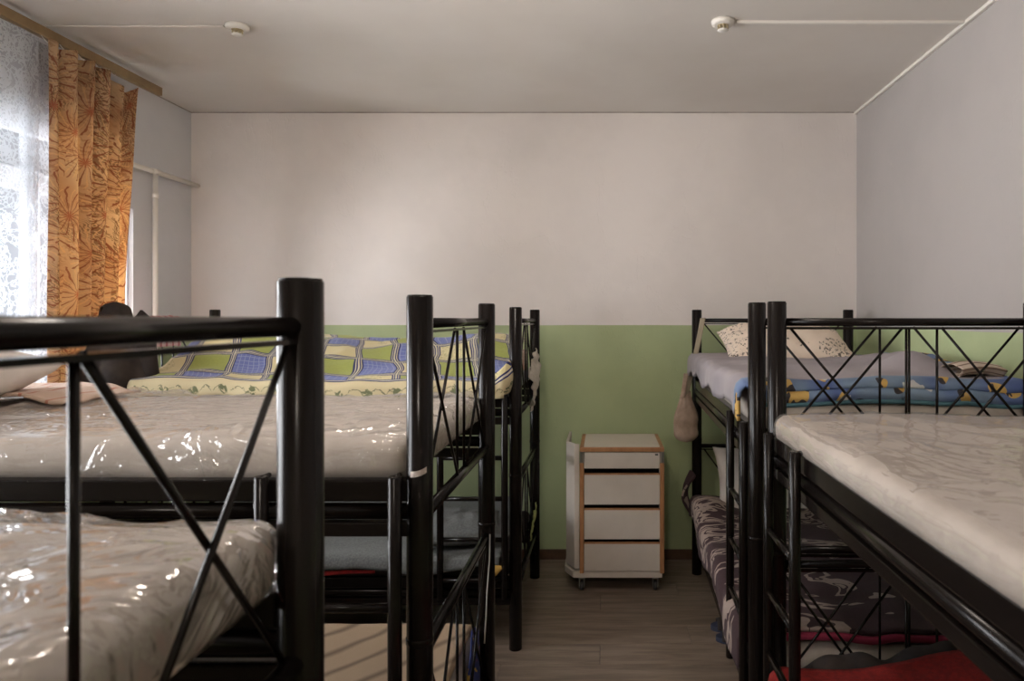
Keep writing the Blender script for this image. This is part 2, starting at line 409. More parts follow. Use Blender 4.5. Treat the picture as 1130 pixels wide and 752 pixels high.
def surf(name, fn, nu, nv, mat, parent=None, thick=0.0, uv=None, closed_u=False):
    """fn(u,v) -> (x,y,z); uv(u,v) -> texture coordinates"""
    vs = [fn(i / nu, j / nv) for j in range(nv + 1) for i in range(nu + 1)]
    fs = [(j * (nu + 1) + i, j * (nu + 1) + i + 1, (j + 1) * (nu + 1) + i + 1, (j + 1) * (nu + 1) + i) for j in range(nv) for i in range(nu)]
    me = bpy.data.meshes.new(name); me.from_pydata(vs, [], fs)
    ul = me.uv_layers.new(name='UVMap')
    uvs = [(uv or (lambda a, b: (a, b)))(i / nu, j / nv) for j in range(nv + 1) for i in range(nu + 1)]
    for l in me.loops: ul.data[l.index].uv = uvs[l.vertex_index]
    for p in me.polygons: p.use_smooth = True
    o = obj(name, me, mat, parent)
    if thick:
        m = o.modifiers.new('thickness', 'SOLIDIFY'); m.thickness = abs(thick); m.offset = 1 if thick > 0 else -1
    return o
def rbox_mesh(name, h, r, step, disp=None, uv=False):
    """rounded box of half sizes h, surface grid of about step, optional displacement disp(p, n)"""
    idx, vs, fs = {}, [], []
    N = [max(2, int(round(2 * c / step))) for c in h]
    def vert(k):
        if k in idx: return idx[k]
        p = Vector([-h[a] + 2 * h[a] * k[a] / N[a] for a in range(3)])
        inner = Vector([max(-(h[a] - r), min(h[a] - r, p[a])) for a in range(3)])
        d = p - inner; n = d.normalized() if d.length > 1e-9 else Vector((0, 0, 1)); q = inner + n * r
        if disp: q = q + disp(q, n)
        idx[k] = len(vs); vs.append(q); return idx[k]
    for a in range(3):
        b, c = (a + 1) % 3, (a + 2) % 3
        for side in (0, N[a]):
            for i in range(N[b]):
                for j in range(N[c]):
                    ks = []
                    for (di, dj) in ((0, 0), (1, 0), (1, 1), (0, 1)):
                        k = [0, 0, 0]; k[a] = side; k[b] = i + di; k[c] = j + dj; ks.append(vert(tuple(k)))
                    fs.append(ks if side else ks[::-1])
    me = bpy.data.meshes.new(name); me.from_pydata(vs, [], fs)
    for p in me.polygons: p.use_smooth = True
    return me
def fbm(x, y, z=0.0): return noise.noise((x, y, z)) + 0.5 * noise.noise((2 * x + 7, 2 * y, z)) + 0.25 * noise.noise((4 * x, 4 * y + 3, z))
def ridge(x, y, z=0.0): return 1 - min(1, abs(noise.noise((x, y, z))) * 2.2)
def settle(o, bed):
    """move a mesh built in a bed's coordinates to the world, origin at its own base"""
    me = o.data; xs = [v.co for v in me.vertices]
    c = Vector(((min(v.x for v in xs) + max(v.x for v in xs)) / 2, (min(v.y for v in xs) + max(v.y for v in xs)) / 2, min(v.z for v in xs)))
    me.transform(Matrix.Translation(-c))
    for ch in o.children: ch.data.transform(Matrix.Translation(-c))
    M = Matrix.Translation(bed.location) @ Matrix.Rotation(bed.rotation_euler.z, 4, 'Z') if bed else Matrix()
    o.location = M @ c
    o.rotation_euler = (0, 0, bed.rotation_euler.z if bed else 0)
    return o

# ------------------------------------------------------------------ the room
floor = struct(box('floor', (XL - 0.3, YN - 0.2, -0.16), (XR + 0.2, YB + 0.2, -0.009), M_DARKIN))
PW, PLN = 0.192, 1.285
row = 0; y = YB
while y > YN:
    x = XL - (0.0 if row % 3 == 0 else 0.43 * (row % 3)); 
    while x < XR:
        x0, x1 = max(x, XL), min(x + PLN, XR); y0 = max(y - PW, YN)
        if x1 - x0 > 0.03:
            L, W = x1 - x0 - 0.0022, y - y0 - 0.0022
            p = box('plank', (-L / 2, -W / 2, -0.008), (L / 2, W / 2, 0), M_PLANK, floor, 0.0008)
            p.location = ((x0 + x1) / 2, (y + y0) / 2, 0)
        x += PLN
    y -= PW; row += 1
struct(box('ceiling', (XL - 0.3, YN - 0.2, ZC), (XR + 0.2, YB + 0.2, ZC + 0.15), M_CEIL))
struct(box('wall_back', (XL - 0.3, YB, -0.16), (XR + 0.2, YB + 0.2, ZC), M_WALLB))
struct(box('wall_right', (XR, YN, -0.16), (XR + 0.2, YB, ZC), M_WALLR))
struct(box('wall_front', (XL - 0.3, YN - 0.2, -0.16), (XR + 0.2, YN, ZC), M_WALLB))
bm = bmesh.new()
XW0, XW1 = XL - 0.14, XL
def wl(y0, y1, z0, z1): add_box(bm, (XW0, y0, z0), (XW1, y1, z1))
wl(YN, YB, -0.16, 0.85); wl(YN, YB, 2.37, ZC)
wl(YN, 0.25, 0.85, 2.37); wl(1.45, 1.95, 0.85, 2.37); wl(3.86, YB, 0.85, 2.37)
wl(1.95, 3.86, 2.11, 2.15); wl(0.25, 1.45, 2.11, 2.15); wl(3.55, 3.86, 2.15, 2.37)
struct(obj('wall_left', finish(bm, 'wall_left', False), M_WALLL))
for n, ((y0, y1, z0, z1), (ty0, ty1, tz0, tz1)) in enumerate(zip(WINDOWS, TRANSOMS)):
    w = empty('window_%d' % (n + 1), (XL, (y0 + y1) / 2, z0)); struct(w); w['label'] = ('wide daylight window behind the lace curtain' if n == 0 else 'added out-of-frame window lighting the room beside the nearest bunk')
    def fr(nm, lo, hi, mat): 
        o = box(nm, (lo[0] - XL, lo[1] - (y0 + y1) / 2, lo[2] - z0), (hi[0] - XL, hi[1] - (y0 + y1) / 2, hi[2] - z0), mat, w, 0.002 if mat is not M_GLASS else 0); return o
    xa, xb = XL - 0.065, XL - 0.025
    for (a0, a1, b0, b1, split) in ((y0, y1, z0, z1, 3), (ty0, ty1, tz0, tz1, 1)):
        fr('window_frame', (xa, a0, b0), (xb, a1, b0 + 0.03), M_FRAME); fr('window_frame', (xa, a0, b1 - 0.025), (xb, a1, b1), M_FRAME)
        fr('window_frame', (xa, a0, b0 + 0.03), (xb, a0 + 0.03, b1 - 0.025), M_FRAME); fr('window_frame', (xa, a1 - 0.015, b0 + 0.03), (xb, a1, b1 - 0.025), M_FRAME)
        for k in range(1, split):
            ym = a0 + (a1 - a0) * k / split; fr('mullion', (xa, ym - 0.03, b0 + 0.03), (xb, ym + 0.03, b1 - 0.025), M_FRAME)
        for k in range(split):
            c0 = a0 + (a1 - a0) * k / split + 0.03; c1 = a0 + (a1 - a0) * (k + 1) / split - (0.03 if k < split - 1 else 0.015)
            fr('pane', (XL - 0.048, c0, b0 + 0.03), (XL - 0.044, c1, b1 - 0.025), M_GLASS)
    fr('window_sill', (XL + 0.001, y0 - 0.03, z0 - 0.035), (XL + 0.09, y1 + 0.03, z0), M_FRAME)
struct(box('baseboard_back', (XL, YB - 0.014, 0.0), (XR, YB, 0.062), M_BASEB, None, 0.003))
struct(box('baseboard_right', (XR - 0.014, YN, 0.0), (XR, YB - 0.014, 0.062), M_BASEB, None, 0.003))
struct(box('baseboard_left', (XL, YN, 0.0), (XL + 0.014, YB - 0.014, 0.062), M_BASEB, None, 0.003))
struct(box('trim_1', (XR - 0.018, YN, ZC - 0.016), (XR, YB, ZC), M_WPLASTIC, None, 0.003))
struct(box('trim_2', (XL, YB - 0.004, ZC - 0.005), (XR - 0.018, YB, ZC), M_CRACK))
struct(box('trim_3', (XL, YN, ZC - 0.005), (XL + 0.004, YB - 0.004, ZC), M_CRACK))
tag(box('cable_channel', (0.575, 3.044, ZC - 0.012), (XR - 0.018, 3.062, ZC), M_WPLASTIC, None, 0.002), 'white plastic cable channel on the ceiling running to the right wall', 'cable channel')
tag(box('cable_channel', (XL + 0.01, 3.094, ZC - 0.007), (-1.68, 3.108, ZC), M_CEIL, None, 0.002), 'ceiling coloured cable channel running from the curtain side to the left smoke detector', 'cable channel')

# smoke detectors
def detector(x, y, label):
    root = empty('smoke_detector', (x, y, ZC)); tag(root, label, 'smoke detector', 'ceiling smoke detectors')
    bm = bmesh.new(); n = 28
    prof = [(0.0, 0.0), (0.050, 0.0), (0.050, -0.008), (0.047, -0.016), (0.034, -0.020), (0.0, -0.020)]
    def lathe(prof, nm, mat):
        bm = bmesh.new(); rings = []
        for r, z in prof: rings.append([bm.verts.new((r * math.cos(2 * PI * k / n), r * math.sin(2 * PI * k / n), z)) for k in range(n)] if r > 0 else [bm.verts.new((0, 0, z))])
        for a, b in zip(rings, rings[1:]):
            for k in range(n):
                q = [a[k % len(a)], a[(k + 1) % len(a)], b[(k + 1) % len(b)], b[k % len(b)]]; q = list(dict.fromkeys(q))
                if len(q) > 2: bm.faces.new(q)
        return obj(nm, finish(bm, nm), mat, root)
    lathe(prof, 'base', M_WPLASTIC)
    lathe([(0.0, -0.016), (0.026, -0.018), (0.024, -0.022), (0, -0.022)], 'collar', M_YPLASTIC)
    lathe([(0.0, -0.036), (0.020, -0.036), (0.024, -0.040), (0.018, -0.045), (0, -0.046)], 'sensor_cap', M_WPLASTIC)
    for k in range(8):
        a = 2 * PI * k / 8; tube('vent_rib', (0.021 * math.cos(a), 0.021 * math.sin(a), -0.020), (0.021 * math.cos(a), 0.021 * math.sin(a), -0.040), 0.0028, M_YPLASTIC, root, 6)
    return root
detector(-1.62, 3.10, 'round white smoke detector on the ceiling nearer the curtains')
detector(0.515, 3.053, 'round white smoke detector with a cable channel running to the right wall')

# added unseen ceiling lamps that brighten the room, above and behind the frame
FILL1, FILL2 = 9, 20
def fill_lamp(x, y, label, power):
    root = empty('fill_lamp', (x, y, ZC)); tag(root, label, 'fill lamp', 'added opal globe fill lamps')
    tube('ceiling_rose', (0, 0, -0.03), (0, 0, 0), 0.045, M_WPLASTIC, root, 24, 0.004)
    tube('socket', (0, 0, -0.08), (0, 0, -0.028), 0.03, M_WPLASTIC, root, 18, 0.003)
    bm = bmesh.new(); bmesh.ops.create_uvsphere(bm, u_segments=28, v_segments=16, radius=0.10)
    me = finish(bm, 'globe'); me.transform(Matrix.Translation((0, 0, -0.17))); obj('globe', me, mk_fill_lamp('fill_lamp_opal', power / (4 * PI * PI * 0.10 ** 2)), root)
    return root
fill_lamp(-0.45, 1.95, 'added unseen opal globe lamp above the middle left bunk', FILL1)
fill_lamp(-0.35, -1.3, 'added unseen opal globe lamp behind the camera', FILL2)

# heating pipes on the left wall
pr = empty('heating_pipe', (-2.545, 3.98, 0)); tag(pr, 'cream painted heating pipe beside the orange curtain', 'pipe')
tube('riser', (0, 0, 0.0), (0, 0, 2.345), 0.0135, M_PIPE, pr, 16)
tube('branch', (0, -0.5, 2.338), (0, YB - 3.98 + 0.002, 2.338), 0.0135, M_PIPE, pr, 16)
tube('coupling', (0, 0, 2.19), (0, 0, 2.22), 0.0165, M_PIPE, pr, 16)
tube('tee', (0, -0.03, 2.338), (0, 0.03, 2.338), 0.0175, M_PIPE, pr, 16)

# curtain rail, lace, orange curtain
rail = tag(box('curtain_rail', (-2.46, -1.9, 2.733), (-2.435, 3.87, 2.778), M_RAIL, None, 0.003), 'long tan curtain rail under the ceiling by the left wall', 'curtain rail')
for yy in (-1.2, 0.4, 2.0, 3.4):
    box('bracket', (-2.589, yy - 0.012, 2.765), (-2.447, yy + 0.012, 2.785), M_WPLASTIC, rail)
def lace(y0, y1, label, x=-2.487, dark=False):
    W = y1 - y0; PL = 9 * W
    def f(u, v):
        yy = y0 + W * u; s = 0.5 + 0.5 * v
        return (x + 0.014 * s * math.sin(2 * PI * PL * u * 0.55 + 1.5 * noise.noise((yy * 2, 0, 0))) + 0.006 * noise.noise((yy * 5, v * 2, 3)), yy, 2.728 - 1.95 * v)
    return tag(surf('lace_curtain', f, int(W * 110), 40, M_LACE, None, 0, lambda u, v: (u * W * 1.35, -1.95 * v)), label, 'curtain', 'lace curtains')
lace(2.98, 3.44, 'white lace curtain panel showing left of the orange curtain')
lace(2.70, 3.06, 'overlapping greyer lace curtain panel at the left picture edge', -2.458)
def orange(u, v):
    yy = 3.03 + u * (0.545 - 0.135 * v ** 0.8)
    ph = 2 * PI * 5.2 * (u + 0.05 * noise.noise((u * 4, v * 0.8, 0)))
    xx = -2.400 + (0.030 + 0.008 * v) * math.sin(ph) + 0.012 * noise.noise((u * 6, v * 3, 1))
    top = 2.715 - 0.016 * abs(math.sin(PI * u * 4.2)) - (0.06 * math.exp(-((u - 0.93) / 0.07) ** 2) + 0.045 * math.exp(-((u - 0.80) / 0.08) ** 2))
    return (xx, yy, top - (top - 0.78) * v)
oc = tag(surf('curtain', orange, 200, 60, M_ORANGE, None, 0.0012, lambda u, v: (u * 0.95, -1.93 * v)), 'orange curtain with brown and red flower strokes hanging in pleats', 'curtain')
def orange_near(u, v):
    p = orange(u, v); return (p[0], 1.47 + (p[1] - 3.03) * 0.55, p[2])
tag(surf('curtain', orange_near, 120, 30, M_ORANGE, None, 0.0012, lambda u, v: (u * 0.95, -1.93 * v)), 'orange floral curtain beside the nearest bunk, out of the frame', 'curtain')
for k in range(5):
    u = 0.02 + 0.19 * k; yy = 3.03 + 0.545 * u
    path_tube('hook', [(-2.442, yy, 2.738), (-2.43, yy, 2.722), (-2.41, yy, 2.70), (-2.405, yy, 2.705)], 0.002, M_WPLASTIC, oc, 6)

# ------------------------------------------------------------------ bunk beds
L, W, H, PR = 1.86, 0.885, 1.555, 0.029
UB, LB = 1.14, 0.32            # mattress support heights
def make_bed(loc, rz, label, ladder):
    b = empty('bunk_bed', (loc[0], loc[1], 0), rz); tag(b, label, 'bunk bed', 'black metal bunk beds')
    b.location = (loc[0], loc[1], 0)
    hx, hy = L / 2, W / 2
    for sx in (-1, 1):
        for sy in (-1, 1):
            p = tube('post', (sx * hx, sy * hy, 0), (sx * hx, sy * hy, H), PR, M_METAL, b, 40, 0.0015)
            tube('post_cap', (sx * hx, sy * hy, H), (sx * hx, sy * hy, H + 0.003), PR - 0.002, M_METAL, p, 40, 0.001)
            tube('sleeve', (sx * hx, sy * hy, 0.785), (sx * hx, sy * hy, 0.80), PR + 0.0015, M_METAL, p, 40, 0.001)
        for zt, zb in ((1.495, 1.06), (0.755, 0.26)):
            e = hy - PR + 0.004
            tube('end_rail', (sx * hx, -e, zt), (sx * hx, e, zt), 0.0122, M_METAL, b, 20)
            box('rail_strip', (sx * hx - 0.008, -e, zt - 0.0225), (sx * hx + 0.008, e, zt - 0.0165), M_METAL, b)
            tube('end_rail', (sx * hx, -e, zb), (sx * hx, e, zb), 0.0145, M_METAL, b, 20)
            z1, z0 = zt - 0.0165, zb + 0.012
            for s in (-1, 1):
                c = 0.047 * s; pst = s * (hy - PR - 0.012)
                tube('rod', (sx * hx, c, z0), (sx * hx, c, z1), 0.0042, M_METAL, b, 8)
                tube('rod', (sx * hx + 0.004, c + s * 0.012, z0), (sx * hx + 0.004, pst, z1), 0.0042, M_METAL, b, 8)
                tube('rod', (sx * hx - 0.004, pst, z0), (sx * hx - 0.004, c + s * 0.012, z1), 0.0042, M_METAL, b, 8)
    for zb in (UB, LB):
        for sy in (-1, 1):
            e = hx - PR + 0.004; yo = sy * hy
            box('side_rail', (-e, yo - 0.016, zb - 0.038), (e, yo + 0.016, zb + 0.010), M_METAL, b, 0.004)
            tube('side_tube', (-e, yo, zb - 0.062), (e, yo, zb - 0.062), 0.018, M_METAL, b, 20)
            box('side_rail', (-e, yo - 0.014, zb - 0.116), (e, yo + 0.014, zb - 0.084), M_METAL, b, 0.004)
        for k in range(11):
            xx = -hx + 0.10 + k * (L - 0.2) / 10
            box('bed_slat', (xx - 0.045, -hy + 0.016, zb - 0.012), (xx + 0.045, hy - 0.016, zb), M_METAL, b, 0.002)
    if ladder:
        sx, sy = ladder
        yl = sy * (hy + 0.036); xs = (sx * (hx - 0.045), sx * (hx - 0.335))
        bm = bmesh.new()
        for xx in xs:
            add_tube(bm, (xx, yl, 0.24), (xx, yl, 1.163), 0.0155, 18, 0.003)
            add_tube(bm, (xx, yl, 1.158), (xx, yl - sy * 0.036, 1.158), 0.006, 8)
        bmesh.ops.recalc_face_normals(bm, faces=bm.faces)
        me = bpy.data.meshes.new('ladder'); bm.to_mesh(me); bm.free()
        ld = obj('ladder', me, M_METAL, b)
        for z in (0.877, 0.693, 0.509, 0.325): tube('rung', (xs[0], yl, z), (xs[1], yl, z), 0.0105, M_METAL, ld, 14)
    return b
XA = -0.41
A = make_bed((-0.400 - L / 2, 0.925 - W / 2), 0, 'nearest black metal bunk bed cut by the left picture edge', None)
B = make_bed((XA - L / 2, 1.56 + W / 2), 0, 'middle black bunk bed of the left row with a paper sticker on its post', (1, -1))
Cb = make_bed((XA + 0.005 - L / 2, 3.20 + W / 2), 0, 'farthest black bunk bed of the left row carrying the patchwork quilt', (1, -1))
ang = math.radians(1.5)
dirx = Vector((math.sin(ang), math.cos(ang))); diry = Vector((-math.cos(ang), math.sin(ang)))   # local x, local y in the room
cD = Vector((0.545, 4.144)) - dirx * L / 2 - diry * W / 2
D = make_bed(cD, PI / 2 - ang, 'farthest black bunk bed on the right with the beige bag on its post', (-1, 1))
cE = Vector((0.527, 2.147)) - Vector((0, 1)) * L / 2 - Vector((-1, 0)) * W / 2
E = make_bed(cE, PI / 2, 'nearest black bunk bed on the right with plastic wrapped mattress on top', (1, 1))
# sticker wrapped on the near post of the middle bunk
def stick(u, v):
    a = math.radians(-118 + 72 * u); r = PR + 0.0006
    return (L / 2 + r * math.cos(a), -W / 2 + r * math.sin(a), 1.158 + 0.010 * u * u + 0.013 * v)
post_b = [c for c in B.children if c.name.startswith('post') and max(v.co.x for v in c.data.vertices) > 0 and max(v.co.y for v in c.data.vertices) < 0][0]
st = surf('paper_sticker', stick, 14, 2, M_PAPER, post_b); st['label'] = 'small white paper sticker'

# ------------------------------------------------------------------ bedding
def mattress(bed, zb, h, label, film=True, mat=None, fmat=None, amp=1.0, wav=0.0, w=0.885, l=1.815, over=0.0, seed=0):
    hz = h / 2
    def soft(p, n):
        up = 0.5 + 0.5 * n.z
        side = abs(n.y) * wav * (noise.noise((p.x * 2.1 + seed * 5, p.y, 0)) + 0.5 * noise.noise((p.x * 6.5, p.y, seed)))
        return n * (0.010 * fbm(p.x * 2.2 + seed, p.y * 2.2, seed) + side) * (1 if up > 0.2 else 0.0)
    me = rbox_mesh('mattress', (l / 2, w / 2, hz), 0.035, 0.03, soft)
    o = obj('mattress', me, mat or M_MATT)
    me.transform(Matrix.Translation((0, over, zb + hz)))
    if film:
        def wr(p, n):
            if n.z < -0.3: return n * 0.002
            q = soft(p, n)
            a = ridge(p.x * 2.4 + p.y * 2.2 + seed, p.y * 6.5 - p.x * 1.4, p.z * 5 + seed)
            c = ridge(p.x * 6 - p.y * 3 + 5, p.y * 9 + seed, p.z * 9)
            m = max(0, noise.noise((p.x * 1.6 + seed * 3, p.y * 1.6, 9.1)) + 0.35)
            return q + n * (0.004 + amp * (0.024 * m * a ** 5 + 0.010 * c ** 5 * (0.3 + m)) * (1 if n.z > 0.6 else 0.45))
        fm = rbox_mesh('plastic_cover', (l / 2, w / 2, hz), 0.033, 0.011, wr)
        fm.transform(Matrix.Translation((0, over, zb + hz)))
        f = obj('plastic_cover', fm, fmat or M_FILM, o); f['label'] = 'clear crinkled plastic wrap'
    tag(o, label, 'mattress'); return settle(o, bed)
mattress(A, UB, 0.105, 'plastic wrapped pale mattress on top of the nearest left bunk', amp=1.5, wav=0.010, seed=1)
mattress(B, UB, 0.095, 'plastic wrapped pale mattress on top of the middle left bunk', fmat=M_FILM3, amp=1.3, wav=0.012, seed=2)
mattress(Cb, UB, 0.07, 'bluish grey mattress under the patchwork quilt', False, M_MATT_G, seed=3)
mattress(D, UB, 0.085, 'pale mattress under the grey quilt on the far right bunk', False, M_MATT, seed=4)
mattress(E, UB, 0.078, 'plastic wrapped pale mattress on top of the nearest right bunk', fmat=M_FILM2, amp=0.22, wav=0.022, mat=M_MATT_D, seed=5, over=0.012, w=0.91)
mattress(B, LB, 0.09, 'lower mattress under the beige fleece blanket', False, M_MATT, seed=6)
mattress(Cb, LB, 0.08, 'lower mattress under the grey wool blanket', False, M_DKCLOTH, seed=7)
mattress(D, LB, 0.10, 'lower mattress under the plum blanket', False, M_MATT, seed=8)
mattress(E, LB, 0.10, 'lower mattress under the red blanket', False, M_MATT, seed=9)

def drape(name, bed, x0, x1, ya, yb, dropa, dropb, topfn, mat, label, cat, step=0.018, r=0.03, thick=0.012, hem=None, uvfn=None, bulge=0.012):
    """cloth lying on a bed: across from y=ya (drops dropa) to y=yb (drops dropb); topfn(x,y) = height"""
    Wt = yb - ya; T = dropa + Wt + dropb
    nu, nv = int((x1 - x0) / step), int(T / step)
    def f(u, v):
        x = x0 + (x1 - x0) * u; t = -dropa + T * v
        if t < 0:
            e = hem(x) if hem else 1.0
            d = -t * e; zt = topfn(x, ya); k = min(d / r, 1.6)
            ww = 0.010 * noise.noise((x * 9, d * 4, 4)) * min(1, d * 18)
            return (x, ya - r * math.sin(min(k, PI / 2)) * 0.8 - bulge - ww, zt - (r * (1 - math.cos(min(k, PI / 2))) + max(0, d - r * PI / 2)))
        if t > Wt:
            d = t - Wt; zt = topfn(x, yb); k = d / r
            ww = 0.010 * noise.noise((x * 9, d * 4, 8)) * min(1, d * 18)
            e = hem(x) if hem else 1.0; d *= e; k = d / r
            return (x, yb + r * math.sin(min(k, PI / 2)) * 0.8 + bulge + ww, zt - (r * (1 - math.cos(min(k, PI / 2))) + max(0, d - r * PI / 2)))
        y = ya + t
        ee = min(t, Wt - t)
        return (x, y + bulge * (-1 if t < Wt / 2 else 1) * max(0, 1 - ee / 0.05), topfn(x, y))
    o = surf(name, f, nu, nv, mat, None, thick, uvfn or (lambda u, v: ((x1 - x0) * u, T * v)))
    tag(o, label, cat); return settle(o, bed)
def sm(a, b, x): t = max(0, min(1, (x - a) / (b - a))); return t * t * (3 - 2 * t)

# patchwork quilt on the far left bunk
def qtop(x, y):
    base = 1.205 + 0.165 * sm(-0.50, 0.20, y) + 0.020 * fbm(x * 2.6, y * 3.2, 2)
    base += 0.07 * math.exp(-((x + 0.55) / 0.28) ** 2 - ((y - 0.1) / 0.35) ** 2)
    base += 0.035 * math.exp(-((x - 0.72) / 0.16) ** 2 - ((y - 0.15) / 0.3) ** 2)
    return base + 0.012 * ridge(x * 3 + y * 2, y * 5, 1) ** 2
pq = drape('patchwork_quilt', Cb, -0.80, 0.885, -0.455, 0.42, 0.10, 0.03, qtop, M_QUILT, 'green, blue and cream patchwork quilt spread over the far left bunk', 'quilt', hem=lambda x: 0.85 + 0.25 * noise.noise((x * 2.5, 0, 0)) )
# corner of the quilt tucked up at the aisle end, and the crumpled cloth hung beside it
def corner(u, v):
    x = 0.825 + 0.078 * u + 0.014 * math.sin(PI * v) * u; w = math.sin(PI * (0.25 + 0.75 * v)) ** 0.5
    return (x, -0.492 - 0.012 * math.sin(PI * v) + 0.006 * math.sin(7 * u) + 0.03 * u * u, 1.150 + 0.03 * u * u + (0.085 + 0.055 * u) * v + 0.004 * noise.noise((u * 5, v * 5, 0)))
cf = surf('quilt_corner', corner, 14, 18, M_QUILT, pq, 0.010, lambda u, v: (1.66 + 0.08 * u, 0.15 * v))
cf.data.transform(Matrix.Translation(Cb.location - pq.location))
def crumple(u, v):
    y = 0.02 + 0.33 * u - 0.06 * v; x = L / 2 + 0.018 + 0.018 * noise.noise((u * 7, v * 7, 0)) + 0.02 * math.sin(PI * v)
    return (x, y, 1.02 + 0.12 * u + (0.20 + 0.05 * noise.noise((u * 6, 1, 0))) * v)
tag(settle(surf('crumpled_cloth', crumple, 30, 26, M_WHITECLOTH, None, 0.004), Cb), 'white crumpled cloth hanging at the end panel of the far left bunk', 'cloth')
def rags(u, v):
    return (L / 2 - 0.03 + 0.012 * math.sin(u * 12), 0.10 + 0.12 * u, 1.23 + 0.11 * v * (0.5 + 0.5 * math.sin(PI * u)))
tag(settle(surf('patterned_cloth', rags, 14, 8, M_PINKCHECK, None, 0.004), Cb), 'small rust patterned cloth stuck behind the end panel of the far left bunk', 'cloth')

# pillow shape
def pillow(name, bed, c, size, mat, label, rot=(0, 0, 0), seed=0, ears=0.16, n=30):
    lx, ly, lz = size
    def f(u, v, s):
        a, b = 2 * u - 1, 2 * v - 1
        t = max(0.0, (1 - abs(a) ** 2.4) * (1 - abs(b) ** 2.4)) ** 0.5
        pin = 1 - ears * (1 - abs(a) ** 2) * abs(b) ** 3 * 0.5
        x = a * lx / 2 * (1 - ears * 0.5 * (1 - b * b) * abs(a) ** 3); yv = b * ly / 2 * pin
        z = s * lz / 2 * t * (1 + 0.22 * fbm(a * 1.6 + seed, b * 1.6, s + seed)) + 0.010 * ridge(a * 2.5 + seed, b * 3.5, 2) * t
        return Vector((x, yv, z))
    bm = bmesh.new(); R = Euler(rot).to_matrix(); vm = {}
    for s in (1, -1):
        for i in range(n + 1):
            for j in range(n + 1):
                edge = i in (0, n) or j in (0, n)
                if edge and (i, j) in vm: vm[(i, j, s)] = vm[(i, j)]; continue
                v = bm.verts.new(R @ f(i / n, j / n, s) + Vector(c)); vm[(i, j, s)] = v
                if edge: vm[(i, j)] = v
        for i in range(n):
            for j in range(n):
                q = [vm[(i, j, s)], vm[(i + 1, j, s)], vm[(i + 1, j + 1, s)], vm[(i, j + 1, s)]]
                bm.faces.new(q if s > 0 else q[::-1])
    o = obj(name, finish(bm, name), mat); tag(o, label, 'pillow'); return settle(o, bed)
pillow('pillow', B, (-0.63, -0.06, 1.315), (0.50, 0.66, 0.20), M_PILLOW, 'white pillow on the plastic wrapped mattress of the middle left bunk', (0.05, -0.10, 0.1), 1)
def fold_b(u, v):
    x = -0.72 + 0.45 * u; y = 0.08 + 0.36 * v
    return (x, y, 1.250 + 0.022 * sm(0, 0.2, u) * sm(1, 0.7, u) + 0.010 * noise.noise((u * 5, v * 6, 0)))
tag(settle(surf('thin_blanket', fold_b, 30, 24, M_PINKCHECK, None, 0.010, lambda u, v: (u * 0.45, v * 0.36)), B), 'pale pink blanket lying beside the white pillow on the middle left bunk', 'blanket')

# black jacket over the window-side post of the far left bunk, towel on its end rail
def jacket(u, v):
    a = 2 * PI * u; w = 0.064 + 0.085 * sm(0.02, 1.0, v) ** 0.8
    fold = 1 + 0.16 * math.sin(5 * a + 2 * v) * sm(0.05, 0.6, v) + 0.10 * noise.noise((math.cos(a) * 2, math.sin(a) * 2, v * 3))
    if v < 0.06: w *= 0.15 + 0.85 * (v / 0.06) ** 0.5
    return (-L / 2 + 0.028 + w * fold * math.cos(a) * 1.0, -W / 2 + 0.01 + 0.62 * w * fold * math.sin(a), 1.582 - 0.43 * v - 0.012 * math.cos(2 * a) * v)
jk = tag(settle(surf('jacket', jacket, 64, 40, M_BROWNCLOTH), Cb), 'black jacket slung over the bunk post next to the orange curtain', 'jacket')
def sleeve(u, v):
    a = 2 * PI * u; r = 0.045 * (1 - 0.25 * v) * min(1.0, 0.1 + v * 7)
    return (-L / 2 + 0.135 + 0.06 * v + r * math.cos(a) * (1 + 0.1 * math.sin(3 * a + 5 * v)), -W / 2 + 0.03 + r * math.sin(a), 1.545 - 0.40 * v - 0.02 * math.cos(a) * v)
jk2 = tag(settle(surf('dark_scarf', sleeve, 24, 24, M_DKCLOTH), Cb), 'black cloth hanging down beside the jacket at the head of the patchwork quilt', 'cloth')
def towel(u, v):
    y = -0.20 + 0.28 * u; t = (v - 0.5) * 0.34
    a = max(-PI / 2, min(PI / 2, t / 0.021)); ex = max(0, abs(t) - 0.033)
    return (-L / 2 + 0.022 * math.sin(a) + 0.004 * noise.noise((u * 8, v * 4, 0)), y, 1.499 + 0.022 * math.cos(a) - ex + 0.006 * noise.noise((u * 7, 0, 1)))
tag(settle(surf('towel', towel, 24, 40, M_TOWEL, None, 0.004, lambda u, v: (u * 0.28, v * 0.34)), Cb), 'pink striped towel folded over the bunk rail by the heating pipe', 'towel')

# lower bunks, left
drape('fleece_blanket', B, -0.85, 0.88, -0.45, 0.44, 0.02, 0.02, lambda x, y: 0.425 + 0.010 * fbm(x * 3, y * 3, 5), M_FLEECE, 'beige fleece blanket with painted diagonal crease shading on the middle left lower bunk', 'blanket')
def bluecl(u, v):
    return (L / 2 - 0.012 - 0.004 * v + 0.003 * math.sin(u * 11), 0.17 + 0.21 * u, 0.20 + (0.20 + 0.10 * math.sin(PI * u)) * v)
tag(settle(surf('printed_cloth', bluecl, 20, 14, M_BLUEYEL, None, 0.006), B), 'blue and yellow printed cloth bunched at the end of the beige fleece blanket', 'cloth')
drape('wool_blanket', Cb, -0.86, 0.86, -0.44, 0.43, 0.085, 0.02, lambda x, y: 0.425 + 0.030 * sm(-0.4, 0.4, y) + 0.010 * fbm(x * 3, y * 3, 6), M_GREYWOOL, 'grey wool blanket on the far left lower bunk', 'blanket', hem=lambda x: 0.8 + 0.5 * noise.noise((x * 3, 2, 0)))
